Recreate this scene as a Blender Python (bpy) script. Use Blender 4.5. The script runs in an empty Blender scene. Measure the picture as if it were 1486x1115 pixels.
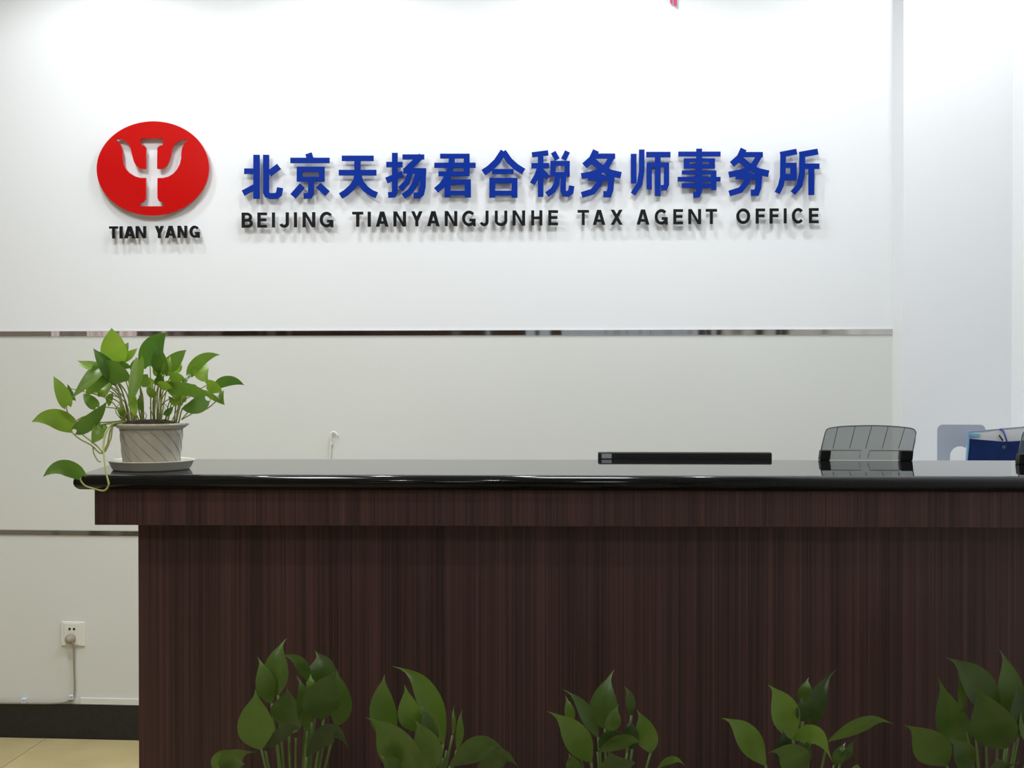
import bpy, bmesh, math, random
from mathutils import Vector, Matrix

random.seed(7)
S = bpy.context.scene
COL = S.collection
PI = math.pi

# ------------------------------------------------------------------ camera
F = 1800.0                       # focal length in pixels of the 1486x1115 frame
YAW, PITCH = math.radians(4.18), math.radians(0.56)
CAM = Vector((0.0, -4.234, 1.290))
FWD = Vector((-math.sin(YAW) * math.cos(PITCH), math.cos(YAW) * math.cos(PITCH), -math.sin(PITCH)))
RGT = Vector((math.cos(YAW), math.sin(YAW), 0))
UPV = RGT.cross(FWD)
cd = bpy.data.cameras.new('camera')
cam = bpy.data.objects.new('camera', cd)
COL.objects.link(cam)
cam.location = CAM
cam.rotation_euler = (PI / 2 - PITCH, 0, YAW)
cd.sensor_width = 36
cd.lens = 36 * F / 1486
S.camera = cam

# ------------------------------------------------------------------ world and exposure
W = bpy.data.worlds.new('world'); S.world = W; W.use_nodes = True
W.node_tree.nodes['Background'].inputs[0].default_value = (0.75, 0.85, 1, 1)
W.node_tree.nodes['Background'].inputs[1].default_value = 0.6
S.view_settings.view_transform = 'Standard'
S.view_settings.look = 'None'
S.view_settings.gamma = 1
S.view_settings.use_curve_mapping = False
S.view_settings.exposure = 0.0

WASH_W = 17.0      # wall washer downlights
FRONT_W = 24.0     # downlights in front of the counter
LOBBY_FILL_W = 14.0     # added ceiling fill panels over the lobby, unseen
RECEP_FILL_W = 22.0     # ceiling fill panels added between the counter and the sign wall
PANE_GLOW = 0.45          # glow of the added panes behind the camera

# ------------------------------------------------------------------ pixels to points
def ray(px, py):
    return FWD + RGT * ((px - 743) / F) + UPV * ((557.5 - py) / F)
def at_y(px, py, y=0.0):
    r = ray(px, py); return CAM + r * ((y - CAM.y) / r.y)
def at_z(px, py, z):
    r = ray(px, py); return CAM + r * ((z - CAM.z) / r.z)
def at_x(px, py, x):
    r = ray(px, py); return CAM + r * ((x - CAM.x) / r.x)
def at_plane(px, py, p, n):
    r = ray(px, py); return CAM + r * ((p - CAM).dot(n) / r.dot(n))
def at_d(px, py, d):
    return CAM + ray(px, py) * d
def depth(p):
    return (p - CAM).dot(FWD)

# ------------------------------------------------------------------ materials
def srgb(r, g, b):
    f = lambda c: (c / 255 / 12.92) if c / 255 <= 0.04045 else ((c / 255 + 0.055) / 1.055) ** 2.4
    return (f(r), f(g), f(b), 1)
def mat(name, col, rough=0.5, metal=0.0, spec=0.5, noise=None, bump=None, coat=0.0):
    m = bpy.data.materials.new(name); m.use_nodes = True
    nt = m.node_tree; b = nt.nodes['Principled BSDF']
    b.inputs['Base Color'].default_value = col
    b.inputs['Roughness'].default_value = rough
    b.inputs['Metallic'].default_value = metal
    b.inputs['Specular IOR Level'].default_value = spec
    b.inputs['Coat Weight'].default_value = coat; b.inputs['Coat Roughness'].default_value = 0.01
    tc = nt.nodes.new('ShaderNodeTexCoord')
    if noise:                    # (scale xyz, strength, detail)
        mp = nt.nodes.new('ShaderNodeMapping'); mp.inputs['Scale'].default_value = noise[0]
        nt.links.new(tc.outputs['Object'], mp.inputs[0])
        n = nt.nodes.new('ShaderNodeTexNoise'); n.inputs['Scale'].default_value = 1
        n.inputs['Detail'].default_value = noise[2]
        nt.links.new(mp.outputs[0], n.inputs[0])
        r = nt.nodes.new('ShaderNodeValToRGB')
        k = noise[1]
        r.color_ramp.elements[0].position = 0.3; r.color_ramp.elements[1].position = 0.7
        r.color_ramp.elements[0].color = tuple(c * (1 - k) for c in col[:3]) + (1,)
        r.color_ramp.elements[1].color = tuple(min(1, c * (1 + k)) for c in col[:3]) + (1,)
        nt.links.new(n.outputs[0], r.inputs[0]); nt.links.new(r.outputs[0], b.inputs['Base Color'])
    if bump:                     # (scale xyz, strength, distance)
        mp = nt.nodes.new('ShaderNodeMapping'); mp.inputs['Scale'].default_value = bump[0]
        nt.links.new(tc.outputs['Object'], mp.inputs[0])
        n = nt.nodes.new('ShaderNodeTexNoise'); n.inputs['Scale'].default_value = 1
        nt.links.new(mp.outputs[0], n.inputs[0])
        bp = nt.nodes.new('ShaderNodeBump'); bp.inputs['Strength'].default_value = bump[1]
        bp.inputs['Distance'].default_value = bump[2]
        nt.links.new(n.outputs[0], bp.inputs['Height']); nt.links.new(bp.outputs[0], b.inputs['Normal'])
    return m
def emit(name, col, s):
    m = bpy.data.materials.new(name); m.use_nodes = True
    nt = m.node_tree; nt.nodes.clear()
    e = nt.nodes.new('ShaderNodeEmission'); e.inputs[0].default_value = col; e.inputs[1].default_value = s
    o = nt.nodes.new('ShaderNodeOutputMaterial'); nt.links.new(e.outputs[0], o.inputs[0])
    return m
def leafmat(name, dark, light, rough, trans):
    m = bpy.data.materials.new(name); m.use_nodes = True
    nt = m.node_tree; b = nt.nodes['Principled BSDF']
    oi = nt.nodes.new('ShaderNodeObjectInfo')
    tc = nt.nodes.new('ShaderNodeTexCoord')
    n = nt.nodes.new('ShaderNodeTexNoise'); n.inputs['Scale'].default_value = 28; n.inputs['Detail'].default_value = 3
    nt.links.new(tc.outputs['Object'], n.inputs[0])
    ad = nt.nodes.new('ShaderNodeMath'); ad.operation = 'MULTIPLY_ADD'; ad.inputs[1].default_value = 0.75
    nt.links.new(oi.outputs['Random'], ad.inputs[0])
    sc = nt.nodes.new('ShaderNodeMath'); sc.operation = 'MULTIPLY'; sc.inputs[1].default_value = 0.25
    nt.links.new(n.outputs[0], sc.inputs[0]); nt.links.new(sc.outputs[0], ad.inputs[2])
    r = nt.nodes.new('ShaderNodeValToRGB')
    r.color_ramp.elements[0].color = dark; r.color_ramp.elements[1].color = light
    nt.links.new(ad.outputs[0], r.inputs[0]); nt.links.new(r.outputs[0], b.inputs['Base Color'])
    b.inputs['Roughness'].default_value = rough
    t = nt.nodes.new('ShaderNodeBsdfTranslucent'); nt.links.new(r.outputs[0], t.inputs[0])
    mx = nt.nodes.new('ShaderNodeMixShader'); mx.inputs[0].default_value = trans
    nt.links.new(b.outputs[0], mx.inputs[1]); nt.links.new(t.outputs[0], mx.inputs[2])
    nt.links.new(mx.outputs[0], nt.nodes['Material Output'].inputs[0])
    return m
def clearmat(name, col, fac, rough=0.08):
    m = bpy.data.materials.new(name); m.use_nodes = True
    nt = m.node_tree; b = nt.nodes['Principled BSDF']
    b.inputs['Base Color'].default_value = col; b.inputs['Roughness'].default_value = rough
    t = nt.nodes.new('ShaderNodeBsdfTransparent')
    mx = nt.nodes.new('ShaderNodeMixShader'); mx.inputs[0].default_value = fac
    nt.links.new(t.outputs[0], mx.inputs[1]); nt.links.new(b.outputs[0], mx.inputs[2])
    nt.links.new(mx.outputs[0], nt.nodes['Material Output'].inputs[0])
    return m

M = {}
M['white'] = mat('white_paint', (0.785, 0.80, 0.815, 1), 0.55, bump=((120, 120, 120), 0.05, 0.002))
M['dado'] = mat('grey_green_panel', (0.69, 0.705, 0.675, 1), 0.5, noise=((1.2, 1.2, 1.2), 0.02, 2))
M['ceil'] = mat('ceiling_paint', (0.82, 0.82, 0.81, 1), 0.8)
M['chrome'] = mat('polished_steel', (0.62, 0.60, 0.58, 1), 0.09, metal=1, bump=((4.5, 0.01, 0.01), 0.6, 0.02))
M['black_skirt'] = mat('black_skirting', (0.012, 0.012, 0.013, 1), 0.35, noise=((60, 60, 60), 0.3, 3))
M['tile'] = mat('beige_tile', srgb(196, 180, 134), 0.22, noise=((5, 5, 5), 0.08, 5))
M['grout'] = mat('grout', srgb(110, 92, 66), 0.9)
M['granite'] = mat('black_granite', (0.005, 0.005, 0.006, 1), 0.012, noise=((350, 350, 350), 0.6, 2))
M['granite_edge'] = mat('honed_granite_edge', (0.004, 0.004, 0.005, 1), 0.11, spec=0.22, noise=((350, 350, 350), 0.6, 2))
M['red'] = mat('red_acrylic', srgb(190, 14, 14), 0.12)
M['blue'] = mat('blue_acrylic', srgb(0, 42, 138), 0.45, spec=0.12)
M['black'] = mat('black_acrylic', (0.006, 0.006, 0.007, 1), 0.4, spec=0.2)
M['steel_pin'] = mat('pin_steel', (0.6, 0.6, 0.6, 1), 0.3, metal=1)
M['pot'] = mat('grey_pot_plastic', srgb(182, 178, 164), 0.35, noise=((14, 14, 14), 0.07, 3))
M['pot_line'] = mat('pot_line_brown', srgb(158, 146, 130), 0.5)
M['saucer'] = mat('saucer_plastic', srgb(212, 210, 198), 0.3)
M['soil'] = mat('soil', srgb(58, 44, 30), 0.95, noise=((90, 90, 90), 0.6, 4), bump=((120, 120, 120), 1, 0.004))
M['pothos'] = leafmat('pothos_leaf', srgb(58, 104, 38), srgb(150, 184, 58), 0.38, 0.33)
M['vine'] = mat('vine_green', srgb(150, 156, 84), 0.5, noise=((40, 40, 40), 0.2, 2))
M['lily'] = leafmat('lily_leaf', srgb(17, 36, 22), srgb(108, 140, 50), 0.34, 0.22)
M['lily_stem'] = mat('lily_stem', srgb(86, 108, 50), 0.5)
M['planter'] = mat('planter_ceramic', srgb(210, 208, 200), 0.3)
M['plate'] = mat('white_plastic', srgb(226, 226, 218), 0.35)
M['hole'] = mat('socket_hole', (0.01, 0.01, 0.01, 1), 0.6)
M['cord'] = mat('grey_cord', srgb(150, 142, 124), 0.5)
M['clip'] = mat('cable_clip_plastic', srgb(205, 215, 228), 0.35)
M['mon'] = mat('monitor_black', (0.012, 0.012, 0.014, 1), 0.35)
M['sticker'] = mat('silver_sticker', srgb(170, 176, 182), 0.3)
M['smoke'] = clearmat('smoked_plastic', srgb(96, 112, 116), 0.40)
M['smoke_edge'] = mat('smoked_edge', srgb(62, 76, 84), 0.25)
M['feet'] = mat('black_rubber', (0.006, 0.006, 0.006, 1), 0.5, spec=0.2)
M['bookend'] = mat('grey_painted_steel', srgb(166, 174, 190), 0.45)
M['navy'] = mat('navy_plastic', srgb(8, 34, 84), 0.4, spec=0.2, noise=((30, 30, 30), 0.2, 2))
M['cyan'] = mat('cyan_plastic', srgb(96, 176, 205), 0.35)
M['edge_blue'] = mat('pale_blue_edge', srgb(112, 152, 186), 0.4)
M['binding'] = mat('grey_blue_binding', srgb(140, 152, 184), 0.4)
M['paper'] = mat('paper_white', srgb(206, 208, 208), 0.6)
M['elastic'] = mat('blue_elastic', srgb(24, 58, 150), 0.6)
M['cabinet'] = mat('cabinet_grey', srgb(170, 172, 170), 0.5)
M['ribbon'] = mat('red_ribbon', srgb(196, 60, 104), 0.6)
M['lens'] = emit('lamp_lens', (1, 0.98, 0.95, 1), 5)
M['ring'] = mat('lamp_ring', (0.75, 0.75, 0.75, 1), 0.35)
M['fill_panel'] = emit('fill_panel_lens', (1, 0.98, 0.95, 1), 3.0)
M['pane'] = emit('added_glow_pane', (0.80, 0.88, 1, 1), PANE_GLOW)
M['warm_pane'] = emit('added_warm_glow_pane', (1, 0.86, 0.80, 1), 0.9)  # glow added for the strip's bright reflections, no such source seen
M['sidewall'] = mat('taupe_wall', srgb(150, 142, 134), 0.6)
M['lobbywall'] = mat('brown_lobby_panel', srgb(72, 58, 52), 0.5)
M['doorwood'] = mat('door_wood', srgb(70, 42, 32), 0.4)

def woodmat():
    m = bpy.data.materials.new('dark_walnut'); m.use_nodes = True
    nt = m.node_tree; b = nt.nodes['Principled BSDF']
    tc = nt.nodes.new('ShaderNodeTexCoord')
    def nz(scale, detail):
        mp = nt.nodes.new('ShaderNodeMapping'); mp.inputs['Scale'].default_value = scale
        nt.links.new(tc.outputs['Object'], mp.inputs[0])
        n = nt.nodes.new('ShaderNodeTexNoise'); n.inputs['Scale'].default_value = 1; n.inputs['Detail'].default_value = detail
        nt.links.new(mp.outputs[0], n.inputs[0]); return n
    a = nz((260, 260, 1.2), 3); c = nz((30, 30, 0.4), 2)
    mx = nt.nodes.new('ShaderNodeMath'); mx.operation = 'MULTIPLY_ADD'; mx.inputs[1].default_value = 0.62
    nt.links.new(a.outputs[0], mx.inputs[0])
    m2 = nt.nodes.new('ShaderNodeMath'); m2.operation = 'MULTIPLY'; m2.inputs[1].default_value = 0.38
    nt.links.new(c.outputs[0], m2.inputs[0]); nt.links.new(m2.outputs[0], mx.inputs[2])
    r = nt.nodes.new('ShaderNodeValToRGB')
    r.color_ramp.elements[0].position = 0.36; r.color_ramp.elements[0].color = srgb(45, 30, 31)
    r.color_ramp.elements[1].position = 0.66; r.color_ramp.elements[1].color = srgb(82, 55, 54)
    nt.links.new(mx.outputs[0], r.inputs[0]); nt.links.new(r.outputs[0], b.inputs['Base Color'])
    b.inputs['Roughness'].default_value = 0.42; b.inputs['Specular IOR Level'].default_value = 0.35
    return m
M['wood'] = woodmat()

# ------------------------------------------------------------------ mesh helpers
class MB:
    def __init__(s): s.v = []; s.f = []
    def add(s, v, f):
        k = len(s.v); s.v += [tuple(p) for p in v]; s.f += [tuple(i + k for i in q) for q in f]; return s
    def box(s, a, b):
        x0, y0, z0 = a; x1, y1, z1 = b
        return s.add([(x0, y0, z0), (x1, y0, z0), (x1, y1, z0), (x0, y1, z0), (x0, y0, z1), (x1, y0, z1), (x1, y1, z1), (x0, y1, z1)],
                     [(3, 2, 1, 0), (4, 5, 6, 7), (0, 1, 5, 4), (1, 2, 6, 5), (2, 3, 7, 6), (3, 0, 4, 7)])
    def tube(s, pts, r, n=6, r2=None):
        pts = [Vector(p) for p in pts]; rings = []; m = len(pts)
        up = Vector((0.13, 0.21, 0.97)).normalized()
        for i, p in enumerate(pts):
            t = (pts[min(i + 1, m - 1)] - pts[max(i - 1, 0)])
            t = t.normalized() if t.length > 1e-9 else Vector((0, 0, 1))
            a = t.cross(up)
            if a.length < 0.05: a = t.cross(Vector((1, 0, 0)))
            a.normalize(); b = t.cross(a); b.normalize()
            rr = r if r2 is None else r + (r2 - r) * i / (m - 1)
            rings.append([p + a * (rr * math.cos(2 * PI * k / n)) + b * (rr * math.sin(2 * PI * k / n)) for k in range(n)])
        v = [q for g in rings for q in g]; f = []
        for i in range(m - 1):
            for k in range(n):
                f.append((i * n + k, i * n + (k + 1) % n, (i + 1) * n + (k + 1) % n, (i + 1) * n + k))
        f.append(tuple(range(n - 1, -1, -1))); f.append(tuple((m - 1) * n + k for k in range(n)))
        return s.add(v, f)
    def lathe(s, prof, n=32, c=(0, 0, 0), wav=None, closed=False):
        v = []; f = []; m = len(prof)
        for i, (r, z) in enumerate(prof):
            for k in range(n):
                a = 2 * PI * k / n
                rr = r + (wav(i, a) if wav else 0)
                v.append((c[0] + rr * math.cos(a), c[1] + rr * math.sin(a), c[2] + z))
        for i in range(m - 1):
            for k in range(n):
                f.append((i * n + k, i * n + (k + 1) % n, (i + 1) * n + (k + 1) % n, (i + 1) * n + k))
        if closed:
            for k in range(n):
                f.append(((m - 1) * n + k, (m - 1) * n + (k + 1) % n, (k + 1) % n, k))
        else:
            f.append(tuple(range(n - 1, -1, -1))); f.append(tuple((m - 1) * n + k for k in range(n)))
        return s.add(v, f)
    def prism(s, poly, z0, z1):
        n = len(poly)
        v = [(x, y, z0) for x, y in poly] + [(x, y, z1) for x, y in poly]
        f = [tuple(range(n - 1, -1, -1)), tuple(range(n, 2 * n))] + [(i, (i + 1) % n, n + (i + 1) % n, n + i) for i in range(n)]
        return s.add(v, f)
    def mesh(s, name, smooth=False):
        me = bpy.data.meshes.new(name); me.from_pydata(s.v, [], s.f); me.update()
        bm = bmesh.new(); bm.from_mesh(me); bmesh.ops.recalc_face_normals(bm, faces=bm.faces); bm.to_mesh(me); bm.free()
        if smooth:
            for p in me.polygons: p.use_smooth = True
        return me
    def build(s, name, m, parent=None, smooth=False, bevel=0, seg=2, loc=None):
        return link(name, s.mesh(name, smooth), m, parent, bevel, seg, loc)
def link(name, me, m, parent=None, bevel=0, seg=2, loc=None):
    if not me.materials and m: me.materials.append(M[m])
    o = bpy.data.objects.new(name, me); COL.objects.link(o)
    if parent: o.parent = parent
    if loc: o.location = loc
    if bevel:
        b = o.modifiers.new('bevel', 'BEVEL'); b.width = bevel; b.segments = seg; b.limit_method = 'ANGLE'
        b.angle_limit = math.radians(40)
    return o
def empty(name, loc=(0, 0, 0), rz=0):
    o = bpy.data.objects.new(name, None); COL.objects.link(o); o.location = loc; o.rotation_euler.z = rz
    o.empty_display_size = 0.05
    return o
def tag(o, label, cat, group=None):
    o['label'] = label; o['category'] = cat
    if group: o['group'] = group
    return o
def struct(o, label=None):
    o['kind'] = 'structure'
    if label: o['label'] = label
    return o
def bez(p, n=10):
    """smooth curve (Catmull-Rom) through points"""
    p = [Vector(q) for q in p]; out = []
    if len(p) < 3: return p
    P = [p[0] * 2 - p[1]] + p + [p[-1] * 2 - p[-2]]
    for i in range(1, len(P) - 2):
        for k in range(n):
            t = k / n
            a, b, c, d = P[i - 1], P[i], P[i + 1], P[i + 2]
            out.append(0.5 * ((2 * b) + (c - a) * t + (2 * a - 5 * b + 4 * c - d) * t * t + (3 * b - a - 3 * c + d) * t ** 3))
    out.append(p[-1])
    return out

# ------------------------------------------------------------------ room shell
CEIL = 2.85
XL, XR, YB = -3.6, None, -7.6
pil_y = -0.151
P_l = at_y(1294.5, 480)                    # left face of the pillar at the wall
XR = at_y(1468, 480, pil_y).x              # right wall
PX0 = at_y(1294.5, 480).x
Z1 = at_y(650, 483.5).z                    # upper steel strip
Z2 = at_y(100, 773.5).z                    # lower steel strip
ZB = 0.121

wall = struct(MB().box((XL - 0.1, 0, 0), (XR + 0.1, 0.12, CEIL)).build('wall_back', 'white'))
for (z0, z1) in ((ZB, Z2), (Z2, Z1)):
    MB().box((XL, -0.004, z0), (PX0, 0.002, z1)).build('dado_panel', 'dado', wall)
struct(MB().box((PX0, pil_y, 0), (XR + 0.1, 0, CEIL)).build('pillar', 'white'))
struct(MB().box((XR, YB, 0), (XR + 0.12, pil_y, CEIL)).build('wall_right', 'white'))
struct(MB().box((XL - 0.12, YB, 0), (XL, 0, CEIL)).build('wall_left', 'sidewall'))
struct(MB().box((XL - 0.12, YB - 0.12, 0), (XR + 0.12, YB, CEIL)).build('wall_front', 'lobbywall'))
struct(MB().box((XL - 0.12, YB - 0.12, CEIL), (XR + 0.12, 0.12, CEIL + 0.1)).build('ceiling', 'ceil'))
for i, z in enumerate((Z1, Z2)):
    h = 0.0105
    t = MB()
    prof = [(-0.0050, -h), (-0.0075, -h + 0.002), (-0.0075, h - 0.002), (-0.0050, h)]
    v = []; f = []
    x1 = PX0
    N = 2
    for k in range(N):
        x = XL + (x1 - XL) * k / (N - 1)
        v += [(x, y, z + q) for y, q in prof] + [(x, -0.0005, z + h), (x, -0.0005, z - h)]
    m7 = len(prof) + 2
    for k in range(N - 1):
        for j in range(m7): f.append((k * m7 + j, k * m7 + (j + 1) % m7, (k + 1) * m7 + (j + 1) % m7, (k + 1) * m7 + j))
    t.add(v, f)
    struct(t.build('trim_%d' % (i + 1), 'chrome'))
struct(MB().box((XL, -0.012, 0), (PX0, -0.0005, ZB)).build('baseboard_back', 'black_skirt', bevel=0.002))
struct(MB().box((PX0 + 0.0, pil_y - 0.012, 0), (XR, pil_y, ZB)).build('baseboard_pillar', 'black_skirt'))
struct(MB().box((XL, YB, 0), (XL + 0.012, -0.012, ZB)).build('baseboard_left', 'black_skirt'))

# floor of square tiles with joints
fl = struct(MB().box((XL - 0.12, YB - 0.12, -0.06), (XR + 0.12, 0.12, -0.004)).build('floor', 'grout'))
JX = at_z(60, 1076.5, 0).x
T = 0.6
tme = MB().box((0.0015, 0.0015, -0.004), (T - 0.0015, T - 0.0015, 0)).mesh('tile'); tme.materials.append(M['tile'])
i0 = math.floor((XL - JX) / T); i1 = math.ceil((XR - JX) / T)
for i in range(i0, i1):
    for j in range(13):
        x0 = JX + i * T; y1 = -0.012 - j * T
        if y1 - T < YB - 0.4: continue
        o = bpy.data.objects.new('tile', tme); COL.objects.link(o); o.parent = fl; o.location = (x0, y1 - T, 0)

# unseen lobby openings, added for the steel strip and the granite to mirror
def framed(name, x, y0, y1, z0, z1, axis, mullions, pm='pane'):
    e = empty(name, (0, 0, 0)); e['kind'] = 'structure'
    def B(a0, a1, b0, b1, d0, d1):
        if axis == 'x': return ((x + d0, a0, b0), (x + d1, a1, b1))
        return ((a0, x + d0, b0), (a1, x + d1, b1))
    fr = MB(); w = 0.07
    for a in ((y0, y0 + w, z0, z1), (y1 - w, y1, z0, z1), (y0 + w, y1 - w, z1 - w, z1), (y0 + w, y1 - w, z0, z0 + w)):
        fr.box(*B(*a, 0, 0.06))
    for k in range(1, mullions):
        c = y0 + (y1 - y0) * k / mullions
        fr.box(*B(c - w / 2, c + w / 2, z0 + w, z1 - w, 0, 0.06))
    fr.build('window_frame', 'doorwood', e)
    for k in range(mullions):
        a = y0 + (y1 - y0) * k / mullions + w / 2; b = y0 + (y1 - y0) * (k + 1) / mullions - w / 2
        MB().box(*B(a, b, z0 + w / 2, z1 - w / 2, 0.005, 0.02)).build('pane', pm, e)
    return e
framed('added_window_1', XL, -5.3, -3.9, 0.9, 2.2, 'x', 2, 'warm_pane')  # added glowing panes, placed for the bright stretch in the steel strip
framed('added_door_1', YB, -0.6, 1.0, 0.0, 2.2, 'y', 2)  # added glowing panes behind the camera, mirrored in the steel strip
struct(MB().box((-2.9, YB, 0), (-1.3, YB + 0.05, 2.1)).build('added_door_2', 'doorwood'))  # added dark shape for varied reflections

# ------------------------------------------------------------------ lamps
def downlight(x, y, watts, label, group, angle, blend, col=(1, 0.97, 0.93), tilt=0.0):
    e = tag(empty('downlight', (x, y, CEIL)), label, 'lamp', group)
    MB().lathe([(0.060, 0.0), (0.060, -0.006), (0.052, -0.010), (0.045, -0.006), (0.045, 0.0)], 28, closed=True).build('trim_ring', 'ring', e, True)
    MB().lathe([(0.0449, -0.0015), (0.0449, -0.004)], 24).build('lens', 'lens', e)
    l = bpy.data.lights.new('downlight_bulb', 'SPOT'); l.energy = watts; l.color = col
    l.spot_size = math.radians(angle); l.spot_blend = blend; l.shadow_soft_size = 0.045
    o = bpy.data.objects.new('downlight_bulb', l); COL.objects.link(o); o.parent = e
    o.location = (0, 0, -0.03); o.rotation_euler = (tilt, 0, 0)
    return e
WX = [at_y(p, 20).x for p in (150, 500, 860, 1300)]
for k, x in enumerate(WX):
    downlight(x, -0.50, WASH_W, 'recessed ceiling downlight near the sign wall, %s from the left' % ('first', 'second', 'third', 'fourth')[k],
              'downlights along the sign wall', 162, 0.5, col=(0.93, 0.97, 1.0), tilt=math.radians(0))
for k, x in enumerate((-2.0, -0.95)):
    downlight(x, -3.0, FRONT_W, 'recessed ceiling downlight over the front of the counter, %s from the left' % ('first', 'second', 'third')[k],
              'downlights in front of the counter', 150, 0.5)
for (x, y, watts, where) in ((-1.6, -1.35, RECEP_FILL_W, 'behind the counter, left'), (0.2, -1.35, RECEP_FILL_W, 'behind the counter, right'),
                             (-2.3, -4.6, LOBBY_FILL_W, 'over the lobby, left'), (-0.2, -4.6, LOBBY_FILL_W, 'over the lobby, right')):
    e = tag(empty('added_fill_panel', (x, y, CEIL)), 'added square flat ceiling fill panel ' + where, 'lamp', 'added ceiling fill panels')  # unseen fill panels, added to raise the ambient light
    MB().box((-0.3, -0.3, -0.012), (0.3, 0.3, 0)).build('frame', 'ring', e)
    MB().box((-0.28, -0.28, -0.014), (0.28, 0.28, -0.0125)).build('diffuser', 'fill_panel', e)
    l = bpy.data.lights.new('fill_panel_lamp', 'AREA'); l.energy = watts; l.color = (0.92, 0.965, 1.0); l.size = 0.55
    o = bpy.data.objects.new('fill_panel_lamp', l); COL.objects.link(o); o.parent = e; o.location = (0, 0, -0.02)

# ------------------------------------------------------------------ reception counter
HC = 1.09
DA = math.radians(2.63)
EX = Vector((math.cos(DA), math.sin(DA), 0)); EY = Vector((-math.sin(DA), math.cos(DA), 0))
P0 = at_z(760, 690.3, HC)
O = Vector((P0.x, P0.y, 0)) - EY * 0.006           # local origin: outermost front line of the bullnose
def loc(p): d = Vector(p) - O; return (d.dot(EX), d.dot(EY), d.z)
def wor(x, y, z): return O + EX * x + EY * y + Vector((0, 0, z))
def front(px, py, inset): return loc(at_plane(px, py, wor(0, inset, 0), EY))
LT = front(106, 700, 0)[0]
LF = front(137, 735, 0.022)[0]
LB = front(200.5, 790, 0.075)[0]
BK = loc(at_z(760, 667.3, HC))[1]
xb = loc(at_z(172, 667.6, HC))[0]
def right_end(y): return (XR - 0.006 - wor(0, y, 0).x) / EX.x
TH = 0.030
counter = tag(empty('reception_counter', O, DA), 'dark brown wood reception counter with a polished black stone top', 'counter')
# stone top: rounded front and left edge, the left end cut at an angle
R_ = TH / 2
prof = [(R_ - R_ * math.cos(a), R_ * math.sin(a)) for a in [(-PI / 2) + PI * k / 10 for k in range(11)]]
outer = []
# corner path (inset d along both edges); end line runs from the front-left to the back-left corner
front_r = right_end(0)
ang = math.atan2(BK, xb - LT)
def path(d, ex):
    # offset the front edge by d backwards, the left end by d inwards
    n = Vector((math.sin(ang), -math.cos(ang)))     # inward normal of the end line
    base = Vector((LT, 0)) + n * d
    u = Vector((math.cos(ang), math.sin(ang)))
    a = base + u * ((d - base.y) / u.y)
    b = base + u * ((BK - base.y) / u.y)
    return [(right_end(d), d), (a.x, a.y), (b.x, b.y), (right_end(BK), BK)]
mb = MB(); v = []; f = []
for d, z in prof:
    for (x, y) in path(d, 0): v.append((x, y, HC - R_ + z))
n = len(prof)
for i in range(n - 1):
    for k in range(4):
        f.append((i * 4 + k, i * 4 + (k + 1) % 4, (i + 1) * 4 + (k + 1) % 4, (i + 1) * 4 + k))
f.append((3, 2, 1, 0)); f.append(tuple((n - 1) * 4 + k for k in range(4)))
mb.add(v, f)
ct = mb.build('countertop', 'granite', counter, True, bevel=0.0)
ct.data.materials.append(M['granite_edge'])
for p in ct.data.polygons:
    p.use_smooth = abs(p.normal.z) < 0.999
    if p.use_smooth: p.material_index = 1
FZ0 = front(760, 764.3, 0.022)[2]
MB().box((LF, 0.022, FZ0), (right_end(0.022) - 0.002, BK - 0.02, HC - TH)).build('fascia', 'wood', counter, bevel=0.0015)
BT = 0.26
MB().box((LB, 0.075, 0.0), (right_end(0.075) - 0.002, 0.075 + 0.03, FZ0)).build('front_panel', 'wood', counter, bevel=0.001)
MB().box((LB, 0.1055, 0.0), (LB + 0.03, BK - 0.02, FZ0)).build('side_panel', 'wood', counter, bevel=0.001)
desk = tag(empty('work_desk', wor(0, BK + 0.005, 0), DA), 'low brown work desk tucked behind the reception counter', 'desk')
dl, dr = LB + 0.06, right_end(0.95) - 0.03
MB().box((dl, 0, 0.722), (dr, 0.52, 0.75)).build('desk_top', 'wood', desk, bevel=0.001)
for x in (dl + 0.01, (dl + dr) / 2, dr - 0.04):
    MB().box((x, 0.02, 0.0), (x + 0.03, 0.50, 0.7215)).build('desk_leg_panel', 'wood', desk, bevel=0.001)

# ------------------------------------------------------------------ sign on the wall
SY0, SY1 = -0.024, -0.016                         # front and back face of the letters
def wpx(px, py): p = at_y(px, py, SY0); return Vector((p.x, p.z))
pin_me = MB().tube([(0, 0.0, 0), (0, 0.0162, 0)], 0.0022, 8).mesh('standoff_pin'); pin_me.materials.append(M['steel_pin'])
def ribbon(pts, t, closed=False):
    """outline quads of a stroke of width t with mitred bends, square ends (pixel space)"""
    P = [Vector(p) for p in pts]; n = len(P); L = []; R = []
    for i in range(n):
        a = P[(i - 1) % n] if (closed or i > 0) else None
        b = P[(i + 1) % n] if (closed or i < n - 1) else None
        d0 = (P[i] - a).normalized() if a is not None else (b - P[i]).normalized()
        d1 = (b - P[i]).normalized() if b is not None else d0
        m = d0 + d1
        m = m.normalized() if m.length > 1e-6 else d0
        nn = Vector((-m.y, m.x)); k = max(0.6, nn.dot(Vector((-d0.y, d0.x))))
        L.append(P[i] + nn * (t / 2 / k)); R.append(P[i] - nn * (t / 2 / k))
    q = []
    for i in range(n if closed else n - 1):
        j = (i + 1) % n
        q.append([L[i], L[j], R[j], R[i]])
    return [('strip', L, R, closed)]
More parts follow.
